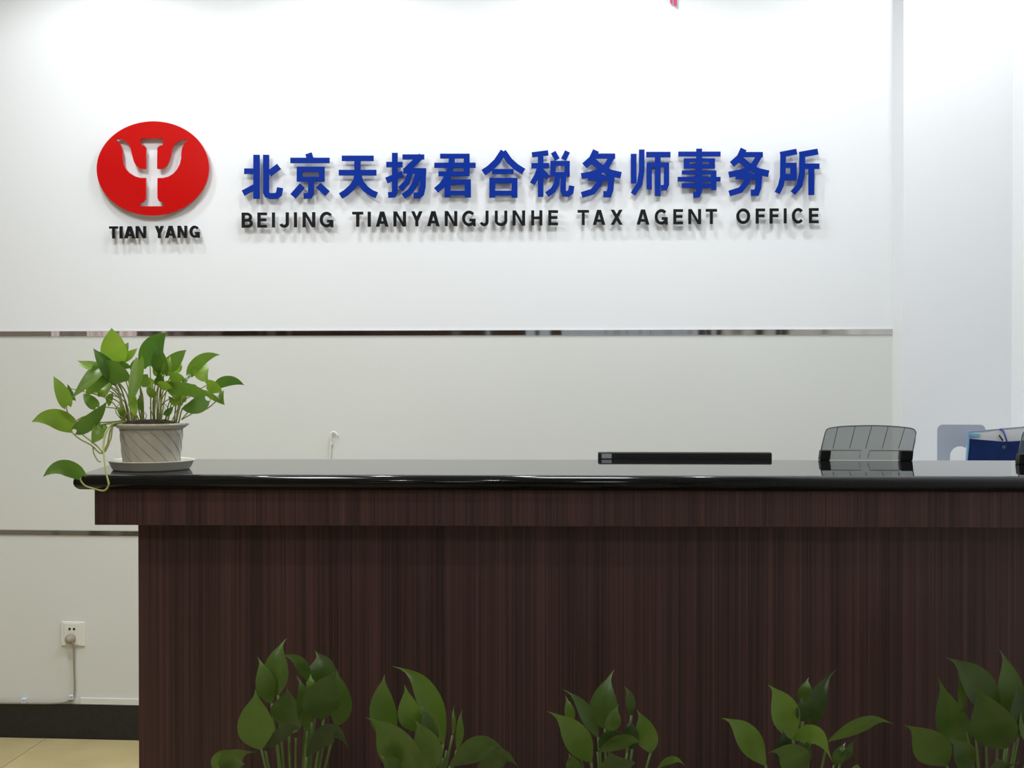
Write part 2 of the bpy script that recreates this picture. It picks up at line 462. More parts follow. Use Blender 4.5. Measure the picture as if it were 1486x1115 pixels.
def sign_piece(shapes, m, name, label, cat, group):
    """raised letter: every stroke a closed prism between the front and the back plane"""
    pts = [p for sh in shapes for side in ((sh[1], sh[2]) if sh[0] == 'strip' else (sh[1],)) for p in side]
    W = {}
    a = wpx(min(p[0] for p in pts), max(p[1] for p in pts))
    mb = MB(); first = None
    for si, sh in enumerate(shapes):
        y0 = -0.00003 * (si % 5); y1 = SY1 - SY0
        cvt = lambda p: wpx(p[0], p[1]) - a
        if sh[0] == 'poly':
            q = [cvt(p) for p in sh[1]]; n = len(q)
            mb.add([(p.x, y0, p.y) for p in q] + [(p.x, y1, p.y) for p in q],
                   [tuple(range(n)), tuple(range(2 * n - 1, n - 1, -1))] + [(i, (i + 1) % n, n + (i + 1) % n, n + i) for i in range(n)])
            if first is None: first = sum(q, Vector((0, 0))) / n
        else:
            L = [cvt(p) for p in sh[1]]; R = [cvt(p) for p in sh[2]]; n = len(L); closed = sh[3]
            v = []
            for l, r in zip(L, R): v += [(l.x, y0, l.y), (r.x, y0, r.y), (r.x, y1, r.y), (l.x, y1, l.y)]
            f = []
            for i in range(n if closed else n - 1):
                j = (i + 1) % n
                for k in range(4): f.append((4 * i + k, 4 * i + (k + 1) % 4, 4 * j + (k + 1) % 4, 4 * j + k))
            if not closed: f += [(0, 1, 2, 3), (4 * n - 1, 4 * n - 2, 4 * n - 3, 4 * n - 4)]
            mb.add(v, f)
            if first is None: first = (L[0] + R[0] + L[1] + R[1]) / 4
    o = mb.build(name, m, loc=(a.x, SY0, a.y))
    tag(o, label, cat, group)
    p = bpy.data.objects.new('standoff_pin', pin_me); COL.objects.link(p); p.parent = o
    p.location = (first.x, SY1 - SY0, first.y)
    return o
ORD = ['first', 'second', 'third', 'fourth', 'fifth', 'sixth', 'seventh', 'eighth', 'ninth', 'tenth', 'eleventh', 'twelfth', 'thirteenth']
WU = [([(888, 80), (860, 140), (805, 190)], 46), ([(880, 120), (1026, 120)], 36), ([(1010, 112), (965, 190), (900, 240), (782, 265)], 42), ([(860, 150), (920, 200), (990, 240), (1068, 258)], 46),
      ([(830, 278), (1021, 278)], 38), ([(925, 250), (910, 320), (865, 375), (785, 400)], 42), ([(1000, 262), (992, 360), (980, 394), (940, 394)], 44)]
CJ = [('北', 340, 0, [([(158, 122), (158, 438)], 44), ([(70, 240), (150, 240)], 40), ([(62, 397), (150, 350)], 40), ([(227, 122), (227, 392), (236, 411), (255, 418), (300, 418), (320, 402), (327, 358)], 42), ([(248, 257), (320, 205)], 44)]),
      ('京', 340, 0, [([(532, 112), (548, 160)], 46), ([(402, 162), (683, 162)], 38), ([(448, 226), (647, 226)], 36), ([(448, 297), (647, 297)], 34), ([(468, 209), (468, 314)], 40), ([(627, 209), (627, 314)], 40), ([(550, 300), (550, 398), (540, 416), (498, 419)], 40), ([(487, 343), (420, 420)], 46), ([(603, 342), (668, 400)], 48)]),
      ('天', 340, 0, [([(772, 147), (1000, 147)], 38), ([(750, 250), (1020, 250)], 40), ([(884, 150), (884, 285)], 44), ([(884, 262), (876, 310), (845, 355), (800, 395), (762, 418)], 44), ([(886, 262), (905, 320), (940, 365), (985, 397), (1022, 412)], 46)]),
      ('扬', 340, 0, [([(1153, 108), (1153, 390), (1143, 408), (1105, 411)], 40), ([(1092, 192), (1208, 192)], 38), ([(1092, 306), (1210, 258)], 42), ([(1208, 137), (1364, 137)], 36), ([(1345, 128), (1225, 242)], 42), ([(1215, 237), (1378, 237)], 38), ([(1357, 225), (1353, 350), (1342, 400), (1325, 414), (1288, 414)], 42), ([(1265, 245), (1240, 320), (1190, 368)], 38), ([(1322, 245), (1300, 330), (1262, 385), (1213, 420)], 40)]),
      ('君', 620, 0, [([(92, 131), (303, 131)], 34), ([(50, 197), (347, 197)], 36), ([(80, 258), (303, 258)], 34), ([(283, 116), (283, 274)], 42), ([(178, 120), (172, 200), (145, 280), (105, 340), (62, 378)], 42), ([(118, 317), (313, 317)], 36), ([(125, 396), (313, 396)], 32), ([(145, 300), (145, 428)], 42), ([(291, 300), (291, 428)], 44)]),
      ('合', 620, 0, [([(548, 97), (500, 170), (450, 218), (402, 250)], 46), ([(545, 100), (590, 165), (640, 210), (692, 242)], 46), ([(465, 242), (620, 242)], 36), ([(447, 307), (648, 307)], 38), ([(447, 397), (648, 397)], 34), ([(467, 289), (467, 430)], 42), ([(627, 289), (627, 430)], 42)]),
      ('税', 620, 0, [([(752, 122), (870, 107)], 36), ([(815, 115), (815, 424)], 40), ([(748, 200), (876, 200)], 38), ([(808, 215), (790, 270), (755, 330)], 38), ([(825, 240), (870, 288)], 36), ([(905, 103), (935, 155)], 38), ([(1008, 98), (980, 155)], 38), ([(885, 183), (1025, 183)], 34), ([(885, 262), (1025, 262)], 32), ([(905, 167), (905, 277)], 38), ([(1005, 167), (1005, 277)], 38), ([(938, 270), (930, 330), (905, 375), (860, 408)], 40), ([(978, 270), (976, 380), (986, 401), (1010, 403), (1031, 388), (1038, 345)], 40)]),
      ('务', 900, 325 - 280 * 4.953, WU), ('师', 900, 0, [([(97, 115), (97, 327)], 42), ([(155, 84), (155, 240), (140, 330), (93, 404)], 40), ([(187, 120), (362, 120)], 38), ([(209, 178), (209, 370)], 38), ([(190, 194), (352, 194)], 34), ([(333, 180), (333, 335), (322, 358), (293, 359)], 38), ([(270, 125), (270, 418)], 42)]),
      ('事', 900, 0, [([(418, 116), (722, 116)], 34), ([(458, 161), (682, 161)], 26), ([(458, 206), (682, 206)], 28), ([(478, 149), (478, 219)], 42), ([(660, 149), (660, 219)], 42), ([(443, 249), (692, 249)], 28), ([(413, 297), (722, 297)], 32), ([(443, 343), (692, 343)], 32), ([(672, 237), (672, 375)], 40), ([(568, 78), (568, 385), (556, 408), (525, 411)], 42)]),
      ('务', 900, 0, WU),
      ('所', 900, 0, [([(1152, 121), (1270, 98)], 40), ([(1172, 112), (1170, 280), (1155, 345), (1130, 396)], 40), ([(1175, 197), (1268, 197)], 36), ([(1175, 282), (1268, 282)], 46), ([(1247, 180), (1247, 304)], 44), ([(1290, 122), (1422, 98)], 42), ([(1310, 112), (1308, 250), (1290, 340), (1243, 397)], 42), ([(1320, 204), (1433, 204)], 38), ([(1375, 204), (1375, 410)], 42)])]
for i, (ch, ox, dx, strokes) in enumerate(CJ):
    dy = 11 if (ch == '务' and dx) else 0
    shapes = []
    for pts, t in strokes:
        q = [(ox + (x + dx) / 4.953, 200 + (y + dy) / 4.953) for x, y in pts]
        shapes += ribbon(q, t / 4.953)
    sign_piece(shapes, 'blue', 'chinese_character', 'blue raised Chinese character %s, %s from the left on the wall sign' % (ch, ORD[i]),
               'sign character', 'blue characters on the wall sign')
def latin(ch, x0, x1, t0, b0, t, h):
    """strokes of a bold capital filling the pixel box"""
    w = x1 - x0; H = b0 - t0; m = (t0 + b0) / 2; c = (x0 + x1) / 2; S_ = []
    bar = lambda xa, ya, xb, yb: S_.append(('poly', [(xa, ya), (xb, ya), (xb, yb), (xa, yb)]))
    sl = lambda xa, ya, xb, yb, k: S_.append(('poly', [(xa - k / 2, ya), (xa + k / 2, ya), (xb + k / 2, yb), (xb - k / 2, yb)]))
    arc = lambda cx, cy, rx, ry, a0, a1, n=12: [(cx + rx * math.cos(math.radians(a0 + (a1 - a0) * i / n)), cy - ry * math.sin(math.radians(a0 + (a1 - a0) * i / n))) for i in range(n + 1)]
    if ch == 'I': bar(x0, t0, x1, b0)
    elif ch in 'EF':
        bar(x0, t0, x0 + t, b0); bar(x0 + t, t0, x1, t0 + h); bar(x0 + t, m - h / 2 - 0.3, x1 - w * 0.06, m + h / 2 - 0.3)
        if ch == 'E': bar(x0 + t, b0 - h, x1, b0)
    elif ch == 'H': bar(x0, t0, x0 + t, b0); bar(x1 - t, t0, x1, b0); bar(x0 + t, m - h / 2, x1 - t, m + h / 2)
    elif ch == 'T': bar(x0, t0, x1, t0 + h); bar(c - t / 2, t0 + h, c + t / 2, b0)
    elif ch == 'N': bar(x0, t0, x0 + t, b0); bar(x1 - t, t0, x1, b0); S_.append(('poly', [(x0 + t * .2, t0), (x0 + t * 1.15, t0), (x1 - t * .2, b0), (x1 - t * 1.15, b0)]))
    elif ch == 'A':
        k = t * 1.12; sl(c - k * 0.12, t0, x0 + k / 2, b0, k); sl(c + k * 0.12, t0, x1 - k / 2, b0, k)
        y = b0 - H * 0.36; bar(x0 + w * 0.24, y, x1 - w * 0.24, y + h * 0.95)
    elif ch == 'X': k = t * 1.2; sl(x0 + k / 2, t0, x1 - k / 2, b0, k); sl(x1 - k / 2, t0, x0 + k / 2, b0, k)
    elif ch == 'Y': k = t * 1.12; y = t0 + H * 0.60; sl(x0 + k / 2, t0, c, y, k); sl(x1 - k / 2, t0, c, y, k); bar(c - t / 2, y - H * 0.06, c + t / 2, b0)
    elif ch == 'J': S_ += ribbon([(x1 - t / 2, t0)] + arc(x0 + w * 0.5 - t * .05, b0 - h / 2 - H * 0.20, w * 0.5 - t * .45, H * 0.20, 0, -165), t)
    elif ch == 'U': S_ += ribbon([(x0 + t / 2, t0)] + arc(c, b0 - h / 2 - H * 0.26, w / 2 - t / 2, H * 0.26, 180, 360, 14) + [(x1 - t / 2, t0)], t)
    elif ch == 'O': S_ += ribbon(arc(c, m, w / 2 - t / 2, H / 2 - t / 2, 0, 360 - 360 / 28, 27), t, True)
    elif ch == 'C': S_ += ribbon(arc(c + w * .03, m, w / 2 - t / 2 + w * .03, H / 2 - t / 2, 42, 318, 20), t)
    elif ch == 'G':
        S_ += ribbon(arc(c + w * .01, m, w / 2 - t / 2 + w * .01, H / 2 - t / 2, 42, 330, 20), t)
        bar(c + w * 0.04, m + H * 0.02, x1, m + H * 0.02 + h); bar(x1 - t * 0.85, m + H * 0.02 + h, x1, b0)
    elif ch == 'B':
        bar(x0, t0, x0 + t, b0)
        q = H / 4 - h / 4
        S_ += ribbon([(x0 + t, t0 + h / 2), (x1 - q - t * .75, t0 + h / 2)] + arc(x1 - q - t * .75, t0 + h / 2 + q, q * 1.05, q, 80, -80, 8) + [(x0 + t, m)], h)
        S_ += ribbon([(x0 + t, m), (x1 - q - t * .5, m)] + arc(x1 - q - t * .5, m + q, q * 1.05, q, 80, -80, 8) + [(x0 + t, b0 - h / 2)], h)
    return S_
def zx(vals, ox): return [(c, ox + a / 4.953, ox + b / 4.953) for c, a, b in vals]
EN = [zx([('B', 52, 130), ('E', 165, 232), ('I', 270, 290), ('J', 325, 390), ('I', 428, 448), ('N', 490, 580), ('G', 613, 710)], 340),
      zx([('T', 847, 925), ('I', 958, 980), ('A', 1017, 1107), ('N', 1143, 1233), ('Y', 1270, 1352), ('A', 1385, 1475)], 340) +
      zx([('N', 125, 215), ('G', 250, 347), ('J', 378, 440), ('U', 485, 575), ('N', 613, 703), ('H', 747, 827), ('E', 870, 940)], 620),
      zx([('T', 1080, 1163), ('A', 1190, 1280), ('X', 1318, 1405)], 620),
      zx([('A', 118, 210), ('G', 248, 342), ('E', 382, 452), ('N', 490, 582), ('T', 615, 697)], 900),
      zx([('O', 835, 935), ('F', 975, 1042), ('F', 1075, 1140), ('I', 1177, 1197), ('C', 1235, 1320), ('E', 1358, 1427)], 900)]
for wi, word in enumerate(EN):
    for li, (ch, x0, x1) in enumerate(word):
        xm = (x0 + x1) / 2
        top = 308.7 - (xm - 350) * 0.0080; bot = top + 21.8
        if ch in 'GOC': top -= 0.4; bot += 0.4
        if ch in 'JU': bot += 0.4
        sign_piece(latin(ch, x0, x1, top, bot, 4.3, 3.9), 'black', 'sign_letter',
              'black raised letter %s, %s letter of the %s word under the blue characters' % (ch, ORD[li], ORD[wi]), 'sign letter',
              'black letters under the blue characters')
TY = [[('T', 158.1, 170.6), ('I', 173.2, 177.4), ('A', 180, 195.4), ('N', 196.6, 211.3)], [('Y', 224.5, 237), ('A', 239.4, 254.8), ('N', 257.4, 271), ('G', 274.8, 289.3)]]
for wi, word in enumerate(TY):
    for li, (ch, x0, x1) in enumerate(word):
        xm = (x0 + x1) / 2
        top = 328.6 - (xm - 158) * 0.009
        sign_piece(latin(ch, x0, x1, top, top + 17.6, 3.7, 3.2), 'black', 'sign_letter',
              'small black raised letter %s, %s letter of the %s word under the red oval' % (ch, ORD[li], ('left', 'right')[wi]), 'sign letter',
              'small black letters under the red oval')
# red oval emblem with the pierced trident
def lz(x, y): p = wpx(130 + x / 5.87, 165 + y / 5.87); return Vector((p[0], p[1], 0))
half_r = [(625, 210), (622, 268), (598, 271), (577, 290), (575, 400), (575, 470), (605, 473), (632, 465), (660, 440), (680, 400), (692, 355), (702, 305), (716, 270), (740, 243),
          (775, 226), (838, 218), (806, 254), (788, 290), (781, 330), (780, 380), (768, 430), (745, 475), (712, 513), (670, 537), (625, 548), (578, 548), (577, 640), (578, 720), (590, 745), (630, 764), (630, 789)]
half_l = [(425, 789), (425, 768), (462, 750), (478, 725), (480, 640), (480, 548), (435, 547), (385, 533), (340, 505), (308, 470), (288, 425), (283, 380), (281, 320), (266, 270), (222, 218),
          (270, 217), (308, 233), (335, 262), (350, 300), (362, 355), (378, 410), (400, 448), (428, 468), (480, 471), (481, 400), (481, 290), (465, 271), (436, 267), (436, 210)]
hole = [lz(*q) for q in half_r + half_l]
cc = lz((58 + 1015) / 2, (65 + 868) / 2); ra = (lz(1015, 466) - lz(58, 466)).length / 2; rb = (lz(536, 65) - lz(536, 868)).length / 2
cv = bpy.data.curves.new('emblem', 'CURVE'); cv.dimensions = '2D'; cv.fill_mode = 'BOTH'
for pts in ([cc + Vector((ra * math.cos(2 * PI * k / 96), rb * math.sin(2 * PI * k / 96), 0)) for k in range(96)], hole):
    sp = cv.splines.new('POLY'); sp.points.add(len(pts) - 1); sp.use_cyclic_u = True
    for q, p in zip(sp.points, pts): q.co = (p.x - cc.x, p.y - cc.y, 0, 1)
cv.extrude = 0.004
t = bpy.data.objects.new('tmp', cv); COL.objects.link(t)
me = bpy.data.meshes.new_from_object(t.evaluated_get(bpy.context.evaluated_depsgraph_get())); bpy.data.objects.remove(t)
me.transform(Matrix.Rotation(PI / 2, 4, 'X'))
me.materials.clear(); me.materials.append(M['red'])
emb = tag(link('emblem', me, None, loc=(cc.x, SY0 + 0.004, cc.y)), 'glossy red oval emblem with a pierced white trident shape', 'emblem')
for sx, sz in ((-0.12, 0), (0.12, 0), (-0.07, -0.09), (0.07, -0.09)):
    p = bpy.data.objects.new('standoff_pin', pin_me); COL.objects.link(p); p.parent = emb; p.location = (sx, 0.004, sz)

# ribbon tails hanging into the top of the picture
rb_ = tag(empty('hanging_ribbon', (at_y(978, 4, -0.02).x, -0.012, CEIL - 0.02)), 'pinkish red ribbon tails hanging down the top of the white wall', 'ribbon')
for dx, py, wd in ((-0.009, 5.5, 0.005), (0.004, 9.0, 0.006)):
    zt = at_y(978, py, -0.02).z - (CEIL - 0.02)
    MB().prism([(dx * 0.3 - wd, 0.0), (dx * 0.3 + wd, 0.0), (dx + wd, zt + 0.006), (dx + wd * 0.3, zt), (dx - wd * 0.6, zt + 0.008)], -0.001, 0.001).build('ribbon_tail', 'ribbon', rb_).rotation_euler = (PI / 2, 0, 0)
MB().tube([(0, 0.012, 0.0), (0, -0.004, 0.0)], 0.006, 10).build('hook', 'plate', rb_)

# ------------------------------------------------------------------ socket, plug and cable
a = at_y(107.5, 919.5); s = 0.043
ou = tag(empty('wall_socket', (a.x, -0.004, a.z)), 'white square wall socket low on the grey wall panel', 'socket')
MB().box((-s, -0.007, -s), (s, 0, s)).build('cover_plate', 'plate', ou, bevel=0.003)
MB().box((-s * 0.70, -0.0095, -s * 0.86), (s * 0.58, -0.0072, s * 0.86)).build('socket_face', 'plate', ou, bevel=0.001)
for dx in (-0.010, 0.006):
    MB().tube([(dx, -0.0105, 0.018), (dx, -0.0094, 0.018)], 0.0045, 10).build('pin_hole', 'hole', ou)
pc = tag(empty('plug_and_cord', (a.x - 0.005, -0.0137, a.z - 0.016)), 'grey plug in the white wall socket with its cord running down', 'plug')
MB().lathe([(0.0175, 0), (0.0175, 0.006), (0.015, 0.018), (0.009, 0.03), (0.004, 0.033)], 20).build('plug', 'cord', pc, True).rotation_euler = (PI / 2, 0, 0)
def rel(e, p): return Vector(p) - Vector(e.location)
cpts = [at_y(px, py, y) for px, py, y in ((105, 932, -0.03), (107, 942, -0.018), (107.5, 965, -0.012), (108.2, 995, -0.012), (107, 1011, -0.014), (100, 1018, -0.015), (82, 1020.8, -0.017), (40, 1021, -0.017), (-60, 1019.5, -0.017), (-300, 1013, -0.017))]
MB().tube([rel(pc, p) for p in bez(cpts, 6)], 0.0033, 8).build('cord', 'cord', pc, True)
for px, py, lb in ((105, 1013.5, 'small pale cable clip where the cord turns below the socket'), (36, 1018.5, 'small pale cable clip on the cord above the black skirting')):
    p = at_y(px, py, -0.008)
    c = tag(empty('cable_clip', (p.x, -0.004, p.z)), lb, 'cable clip')
    MB().box((-0.008, -0.019, -0.003), (0.008, 0.0, 0.013)).build('clip_body', 'clip', c, bevel=0.002)
    MB().tube([(0.004, -0.0205, 0.008), (0.004, -0.018, 0.008)], 0.003, 8).build('nail_head', 'steel_pin', c)
# low trunking strip along the bottom of the panel, from the cord's corner to behind the counter
q0 = at_y(118, 1012); q1 = at_y(330, 1012)
tag(MB().box((q0.x, -0.011, 0.122), (PX0 - 0.001, -0.0042, q0.z)).build('cable_trunking', 'dado', bevel=0.0015), 'flat grey-green cable trunking just above the black skirting', 'trunking')

# thin white cable hanging on the wall behind the counter
hp = [at_y(px, py, -0.012) for px, py in ((489.5, 633), (487.5, 629), (483.5, 627.2), (480.5, 631), (480, 640), (479, 660), (478.5, 700), (478, 840))]
wc = tag(empty('white_cable', (hp[2].x, -0.004, hp[2].z)), 'thin white cable standing against the wall panel behind the counter', 'cable')
MB().tube([rel(wc, p) for p in bez(hp, 6)], 0.0028, 8).build('cable', 'plate', wc, True)
MB().box((-0.012, -0.008, -0.045), (-0.003, 0, -0.035)).build('clip', 'plate', wc)

# ------------------------------------------------------------------ monitor behind the counter
my = BK + 0.045
a = loc(at_plane(868, 660, wor(0, my, 0), EY)); b = loc(at_plane(1120.5, 660, wor(0, my, 0), EY))
ztop = loc(at_plane(994, 656.8, wor(0, my, 0), EY))[2]
mw = b[0] - a[0]; mh = 0.30
mon = tag(empty('computer_monitor', wor((a[0] + b[0]) / 2, my, 0.75), DA), 'black computer monitor whose top edge shows above the counter', 'monitor')
zt = ztop - 0.75
MB().box((-mw / 2, 0, zt - mh), (mw / 2, 0.022, zt)).build('back_shell', 'mon', mon, bevel=0.003)
MB().box((-mw / 2 + 0.001, 0.0222, zt - mh + 0.001), (mw / 2 - 0.001, 0.032, zt - 0.001)).build('bezel', 'mon', mon, bevel=0.002)
MB().box((-mw / 2 + 0.015, 0.0322, zt - mh + 0.02), (mw / 2 - 0.015, 0.0328, zt - 0.016)).build('screen', 'hole', mon)
MB().box((-mw / 2 + 0.008, -0.0008, zt - 0.014), (-mw / 2 + 0.031, 0.0, zt - 0.0035)).build('sticker', 'sticker', mon)
MB().box((-0.03, 0.024, 0.014), (0.03, 0.05, zt - mh + 0.08)).build('stand_neck', 'mon', mon, bevel=0.004)
MB().lathe([(0.11, 0), (0.11, 0.008), (0.10, 0.014), (0.03, 0.0145)], 32, c=(0, 0.075, 0)).build('stand_base', 'mon', mon, True)

# ------------------------------------------------------------------ smoked plastic stands on the counter
def hz(x, y): return 1150 + x / 4.4226, 590 + y / 4.4226
base_p = at_z(*hz(466, 347), HC)
HD = depth(base_p)
def hl(x, y, back=0.0):
    """zoom point on the tilted sheet -> local coordinates (x right, y back, z up)"""
    px, py = hz(x, y)
    d = HD + back
    p = at_d(px, py, d) - base_p
    return Vector((p.dot(RGT), p.dot(Vector((-math.sin(YAW), math.cos(YAW), 0))), p.z))
def tiltback(y): return max(0, (345 - y)) / 220 * 0.018
def build_holder(label):
    e = tag(empty('paper_stand', base_p), label, 'paper stand', 'smoked paper stands on the counter')
    outl = [(176, 345), (196, 240), (212, 168), (220, 150), (238, 140), (300, 131), (380, 126), (460, 123.5), (520, 123), (600, 125.5), (680, 131), (750, 139), (772, 148), (784, 165), (778, 215), (768, 270), (755, 345)]
    P = [hl(x, y, tiltback(y)) for x, y in outl]
    n = len(P); off = Vector((0, 0.003, 0))
    MB().add(P + [p + off for p in P], [tuple(range(n)), tuple(range(2 * n - 1, n - 1, -1))] + [(i, (i + 1) % n, n + (i + 1) % n, n + i) for i in range(n)]).build('sheet', 'smoke', e)
    MB().tube([p + off * 0.5 for p in P], 0.0014, 6).build('sheet_rim', 'smoke_edge', e, True)
    for (x0, y0, x1, y1) in ((290, 133, 262, 270), (400, 126, 368, 270), (505, 124, 468, 270), (608, 127, 573, 270), (712, 136, 675, 270)):
        MB().tube([hl(x0, y0, tiltback(y0)), hl(x1, y1, tiltback(y1))], 0.0009, 5).build('rib', 'smoke_edge', e)
    for q in ([(250, 283), (440, 283), (432, 330)], [(680, 283), (497, 283), (485, 330)]):
        MB().tube([hl(x, y, tiltback(y) - 0.004) for x, y in q], 0.0009, 5).build('pocket_edge', 'smoke_edge', e)
    for x0, x1, sk in ((176, 240, 8), (682, 758, 6)):
        a = hl(x0, 344); b = hl(x1, 344); c = hl(x1 + sk, 282); d = hl(x0 + sk, 282)
        a.z = b.z = 0.0003
        v = [p + Vector((0, dy, 0)) for dy in (-0.011, 0.016) for p in (a, b, c, d)]
        MB().add(v, [(0, 1, 2, 3), (7, 6, 5, 4), (0, 1, 5, 4), (1, 2, 6, 5), (2, 3, 7, 6), (3, 0, 4, 7)]).build('foot', 'feet', e, bevel=0.002)
    return e
h1 = build_holder('smoked clear plastic paper stand with black feet, right of the monitor')
b2 = at_z(1476, 674, HC)
h2 = h1.copy(); COL.objects.link(h2)
h2.location = Vector((b2.x, b2.y, HC)) - Vector((hl(176, 344).x * 1.0, 0, 0))
h2['label'] = 'smoked plastic paper stand cut off by the right edge of the picture'
for ch in h1.children:
    c = ch.copy(); COL.objects.link(c); c.parent = h2

# ------------------------------------------------------------------ filing cabinet, bookend and document pouch by the pillar
CZ = 0.97; cy0, cy1 = -0.62, pil_y - 0.016
cx0 = at_y(1340, 640, -0.45).x; cx1 = XR - 0.006
cab = tag(empty('filing_cabinet', ((cx0 + cx1) / 2, (cy0 + cy1) / 2, 0)), 'low grey filing cabinet against the white pillar behind the counter', 'cabinet')
hw, hd = (cx1 - cx0) / 2, (cy1 - cy0) / 2
MB().box((-hw, -hd, 0.0), (hw, hd, CZ)).build('body', 'cabinet', cab, bevel=0.003)
for k in range(3):
    dr = MB().box((-hw + 0.012, -hd - 0.016, 0.05 + k * 0.30), (hw - 0.012, -hd - 0.0005, 0.335 + k * 0.30)).build('drawer', 'cabinet', cab, bevel=0.003)
    MB().box((-0.05, -hd - 0.032, 0.22 + k * 0.3), (0.05, -hd - 0.0165, 0.235 + k * 0.3)).build('handle', 'steel_pin', dr, bevel=0.002)
by = -0.40
x0 = at_y(1360, 640, by).x; x1 = at_y(1430, 640, by).x; zt = at_y(1392, 616.5, by).z
cxh = at_y(1393, 660, by).x; rh = (at_y(1407, 660, by).x - at_y(1378, 660, by).x) / 2; zh = at_y(1393, 648, by).z - rh
w2 = (x1 - x0) / 2
be = tag(empty('bookend', ((x0 + x1) / 2, by, CZ)), 'grey metal bookend with a round cut-out beside the blue document pouch', 'bookend')
hx, hzz = cxh - (x0 + x1) / 2, zh - CZ
top = zt - CZ; r = 0.016
outer = [(-w2, 0), (-w2, top - r)] + [(-w2 + r - r * math.cos(k * PI / 12), top - r + r * math.sin(k * PI / 12)) for k in range(1, 6)] + [(-w2 + r, top)] \
    + [(w2 - r, top)] + [(w2 - r + r * math.sin(k * PI / 12), top - r + r * math.cos(k * PI / 12)) for k in range(1, 6)] + [(w2, top - r), (w2, 0)]
arch = [(hx + rh, 0)] + [(hx + rh * math.cos(k * PI / 16), hzz + rh * math.sin(k * PI / 16)) for k in range(17)] + [(hx - rh, 0)]
cv = bpy.data.curves.new('b', 'CURVE'); cv.dimensions = '2D'; cv.fill_mode = 'BOTH'; cv.extrude = 0.001
pts = outer + arch
sp = cv.splines.new('POLY'); sp.points.add(len(pts) - 1); sp.use_cyclic_u = True
for q, p in zip(sp.points, pts): q.co = (p[0], p[1], 0, 1)
t = bpy.data.objects.new('tmp', cv); COL.objects.link(t)
me = bpy.data.meshes.new_from_object(t.evaluated_get(bpy.context.evaluated_depsgraph_get())); bpy.data.objects.remove(t)
me.transform(Matrix.Rotation(PI / 2, 4, 'X')); me.materials.clear(); me.materials.append(M['bookend'])
link('upright_plate', me, None, be)
MB().box((hx - rh + 0.002, 0.001, 0.0005), (hx + rh - 0.002, 0.09, 0.0022)).build('base_tongue', 'bookend', be)

fy = -0.47
def fz(x, y): return 1340 + x / 10.178, 600 + y / 10.178
def fl_(x, y, yy=0.0):
    p = at_y(*fz(x, y), fy + yy); return (p.x, p.y, p.z)
org = Vector((at_y(1403, 640, fy).x + 0.13, fy, CZ))
po = tag(empty('document_pouch', org), 'navy blue document pouch with a clear top and blue elastic loop', 'pouch')
def slab(name, pts, y0, y1, m, bev=0.0):
    P = [Vector(fl_(x, y)) - org for x, y in pts]
    for p in P: p.z = max(p.z, 0.001)
    n = len(P)
    v = [(p.x, y0, p.z) for p in P] + [(p.x, y1, p.z) for p in P]
    return MB().add(v, [tuple(range(n - 1, -1, -1)), tuple(range(n, 2 * n))] + [(i, (i + 1) % n, n + (i + 1) % n, n + i) for i in range(n)]).build(name, m, po, bevel=bev)
slab('front_pocket', [(600, 1400), (640, 660), (672, 372), (800, 385), (1000, 402), (1160, 416), (1300, 412), (1450, 402), (1650, 380), (1900, 350), (1900, 1400)], -0.014, 0.0, 'navy', 0.001)
slab('side_edge', [(588, 1400), (628, 660), (652, 290), (668, 290), (656, 500), (638, 660), (600, 1400)], -0.013, 0.006, 'edge_blue')
slab('back_sheet', [(600, 1400), (655, 280), (900, 258), (1200, 228), (1480, 205), (1900, 170), (1900, 1400)], 0.0005, 0.004, 'paper')
slab('top_binding', [(655, 285), (655, 268), (900, 248), (1200, 220), (1480, 196), (1900, 160), (1900, 172), (1480, 208), (1200, 231), (900, 261)], -0.001, 0.006, 'binding')
slab('label_strip', [(680, 300), (830, 300), (820, 345), (690, 345)], -0.0025, 0.0002, 'cyan')
MB().tube([Vector(fl_(x, y)) - org + Vector((0, d, 0)) for x, y, d in ((1205, 410, -0.0165), (1190, 330, -0.010), (1170, 265, -0.007), (1145, 232, -0.004), (1120, 250, 0.006), (1115, 300, 0.009))], 0.0024, 7).build('elastic_loop', 'elastic', po, True)
MB().tube([Vector(fl_(x, y)) - org + Vector((0, d, 0)) for x, y, d in ((1115, 325, -0.003), (1150, 400, -0.015))], 0.0022, 7).build('elastic_end', 'feet', po, True)
c = Vector(fl_(1165, 495)) - org
MB().tube([(c.x, -0.0165, c.z), (c.x, -0.0139, c.z)], 0.0055, 12).build('snap_button', 'smoke_edge', po)

